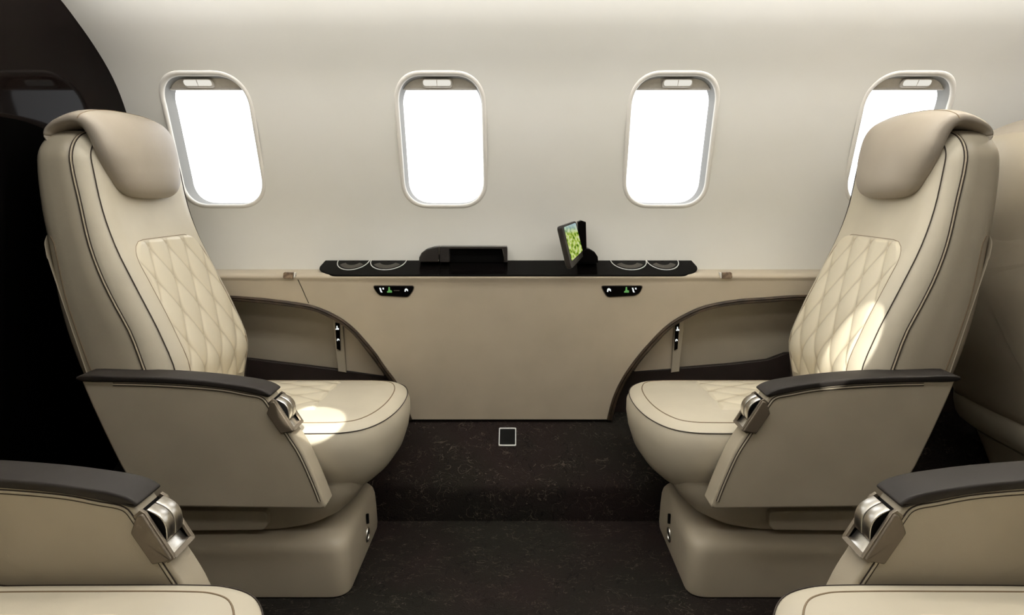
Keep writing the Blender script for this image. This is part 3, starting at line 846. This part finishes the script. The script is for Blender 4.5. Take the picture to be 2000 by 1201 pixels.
    for y0, y1 in ((yN+.0085, -.001), (.001, yF-.0085)):
        arc = [(-.032+.056*k/14, -.001+.0155*math.sin(math.pi*(.08+.86*k/14))) for k in range(15)]
        low = [(a, b-.0028) for a, b in arc]
        part('lever', slab(arc+low[::-1], cu_, y0, y1, .0009, 2), M['chrome'], unit, sharp=50)
        part('lever_hollow_shade', slab([(a, b-.0016) for a, b in arc]+[(.022, -.008), (-.030, -.008)], cu_, y0+.0015, y1-.0015, .0003, 2), M['hole'], unit)  # dark block put in for the shade in the lever's hollow
    fl = [(531, 783), (523, 806), (528, 815), (549, 844), (563, 842), (572, 836), (580, 832)]
    flp = roundpoly(pl([(530, 784), (522.5, 806), (550, 845.5), (566, 842), (575, 840), (537, 782)], A0), .003, 4)
    for h0, h1 in ((A0-.0075, A0+.004), (A1-.004, A1+.0075)):
        part('side_flap', slab(flp, XZ, h0, h1, .0025, 3), M['flap'], unit, wn=True)
    return root
M['bulk'].node_tree.nodes['Principled BSDF'].inputs['IOR'].default_value = 1.28
M['black'].node_tree.nodes['Principled BSDF'].inputs['IOR'].default_value = 1.18
M['seam'] = base_mat('tonal_stitching', srgb(120, 102, 78), .7)
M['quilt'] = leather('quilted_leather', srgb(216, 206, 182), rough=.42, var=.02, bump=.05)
def seam_shade(m):  # darkens the quilt grooves: stitch tone with crease shade painted in
    nt = m.node_tree; N = nt.nodes; L = nt.links; p = N['Principled BSDF']
    src = p.inputs['Base Color'].links[0].from_socket
    a = N.new('ShaderNodeAttribute'); a.attribute_name = 'seam_shade'
    mx = N.new('ShaderNodeMix'); mx.data_type = 'RGBA'; mx.clamp_factor = True
    k = N.new('ShaderNodeMath'); k.operation = 'MULTIPLY'; k.inputs[1].default_value = .75; L.new(a.outputs['Fac'], k.inputs[0])
    L.new(k.outputs[0], mx.inputs['Factor']); L.new(src, mx.inputs['A']); mx.inputs['B'].default_value = srgb(150, 134, 104)
    L.new(mx.outputs['Result'], p.inputs['Base Color'])
seam_shade(M['quilt'])
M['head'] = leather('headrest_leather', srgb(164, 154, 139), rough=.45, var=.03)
M['flap'] = base_mat('bronze_flap', srgb(104, 94, 80), .38, .35)
seat = build_seat()

def kids(o): return [c for c in bpy.data.objects if c.parent is o]
def variant(src, mx, my, loc, share=False):
    def cp(o, parent):
        c = o.copy()
        if o.data and not share:
            me = o.data.copy(); me.transform(Matrix.Diagonal((mx, my, 1, 1)))
            if mx*my < 0: me.flip_normals()
            c.data = me
        COL.objects.link(c); c.parent = parent
        for k in src_kids[o.name]: cp(k, c)
        return c
    src_kids = {o.name: kids(o) for o in bpy.data.objects}
    r = cp(src, None); r.location = loc
    return r
GR = 'cream leather cabin seats'
CM = 2.533
tag(seat, 'cream leather swivel seat facing right beside the black bulkhead', 'seat', GR)
s2 = variant(seat, -1, 1, (-O.x+.001, O.y, 0)); tag(s2, 'cream leather swivel seat facing left with sunlight across its quilted back', 'seat', GR)
s3 = variant(seat, 1, -1, (O.x, CM-O.y, 0)); tag(s3, 'cropped foreground cream seat at the bottom left with dark arm cap', 'seat', GR)
s4 = variant(seat, -1, -1, (-O.x+.001, CM-O.y, 0)); tag(s4, 'cropped foreground cream seat at the bottom right with dark arm cap', 'seat', GR)
s5 = variant(seat, 1, 1, (O.x+2.26, O.y, 0))
def upright(o):            # this one's back is set upright
    if o.data:
        for v in o.data.vertices: v.co.x += max(0, v.co.z-.30)*.27
    for k in kids(o): upright(k)
for k in kids(s5):
    if k.name.split('.')[0] in ('backrest_shell', 'back_panel', 'back_cushion', 'headrest', 'panel_seam'): upright(k)
tag(s5, 'shaded cream seat at the right edge, back to back with another', 'seat', GR)

# ------------------------------------------------------------------ camera and light
cam = bpy.data.cameras.new('camera'); co = bpy.data.objects.new('camera', cam); COL.objects.link(co)
cam.sensor_width = 36; cam.sensor_fit = 'HORIZONTAL'; cam.lens = F/2000*36
co.location = (0, 0, CAMZ); co.rotation_euler = (math.pi/2, 0, 0)
cam.shift_x = -(CX-1000)/2000; cam.shift_y = (CY-600.5)/2000
cam.clip_start = .02
SC.camera = co

def area(name, loc, rot, sx, sy, power, col=(1, .95, .88), spread=180):
    l = bpy.data.lights.new(name, 'AREA'); l.shape = 'RECTANGLE'; l.size = sx; l.size_y = sy; l.energy = power; l.color = col
    l.spread = math.radians(spread)
    o = bpy.data.objects.new(name, l); COL.objects.link(o); o.location = loc; o.rotation_euler = rot; return o
R = math.radians
area('ceiling_wash', (.5, 1.585, 1.528), (R(132), 0, 0), 3.3, .03, 39, (1, .975, .96))
area('ceiling_light', (.05, 1.15, 1.58), (0, 0, 0), 2.3, .25, 11.5, (1, .985, .955))
area('ceiling_light_near', (.1, .25, 1.55), (R(10), 0, 0), 2.4, .2, 6, (1, .96, .91))
def spot(name, loc, tgt, power, deg, blend, sc=(1, 1, 1), col=(1, .97, .9)):
    l = bpy.data.lights.new(name, 'SPOT'); l.energy = power; l.spot_size = R(deg); l.spot_blend = blend; l.color = col; l.shadow_soft_size = .004
    o = bpy.data.objects.new(name, l); COL.objects.link(o); o.location = loc
    o.rotation_euler = (Vector(tgt)-Vector(loc)).to_track_quat('-Z', 'Y').to_euler(); o.scale = sc; return o
b1 = spot('sun_beam', (-.15, .25, 1.5), W(612, 829, 1.62), 260, 4.4, .2, (1.2, .9, 1))
b2 = spot('sun_beam', (-.1, -.3, 1.35), W(1660, 682, 1.62), 280, 6.4, .2, (.40, 1.1, 1))
b2.rotation_euler = (b2.rotation_euler.to_matrix() @ Matrix.Rotation(R(-28), 3, 'Z')).to_euler()

w = bpy.data.worlds.new('world'); SC.world = w; w.use_nodes = True
w.node_tree.nodes['Background'].inputs[0].default_value = (.8, .85, .9, 1); w.node_tree.nodes['Background'].inputs[1].default_value = .3
SC.view_settings.view_transform = 'Standard'; SC.view_settings.look = 'None'; SC.view_settings.exposure = 0
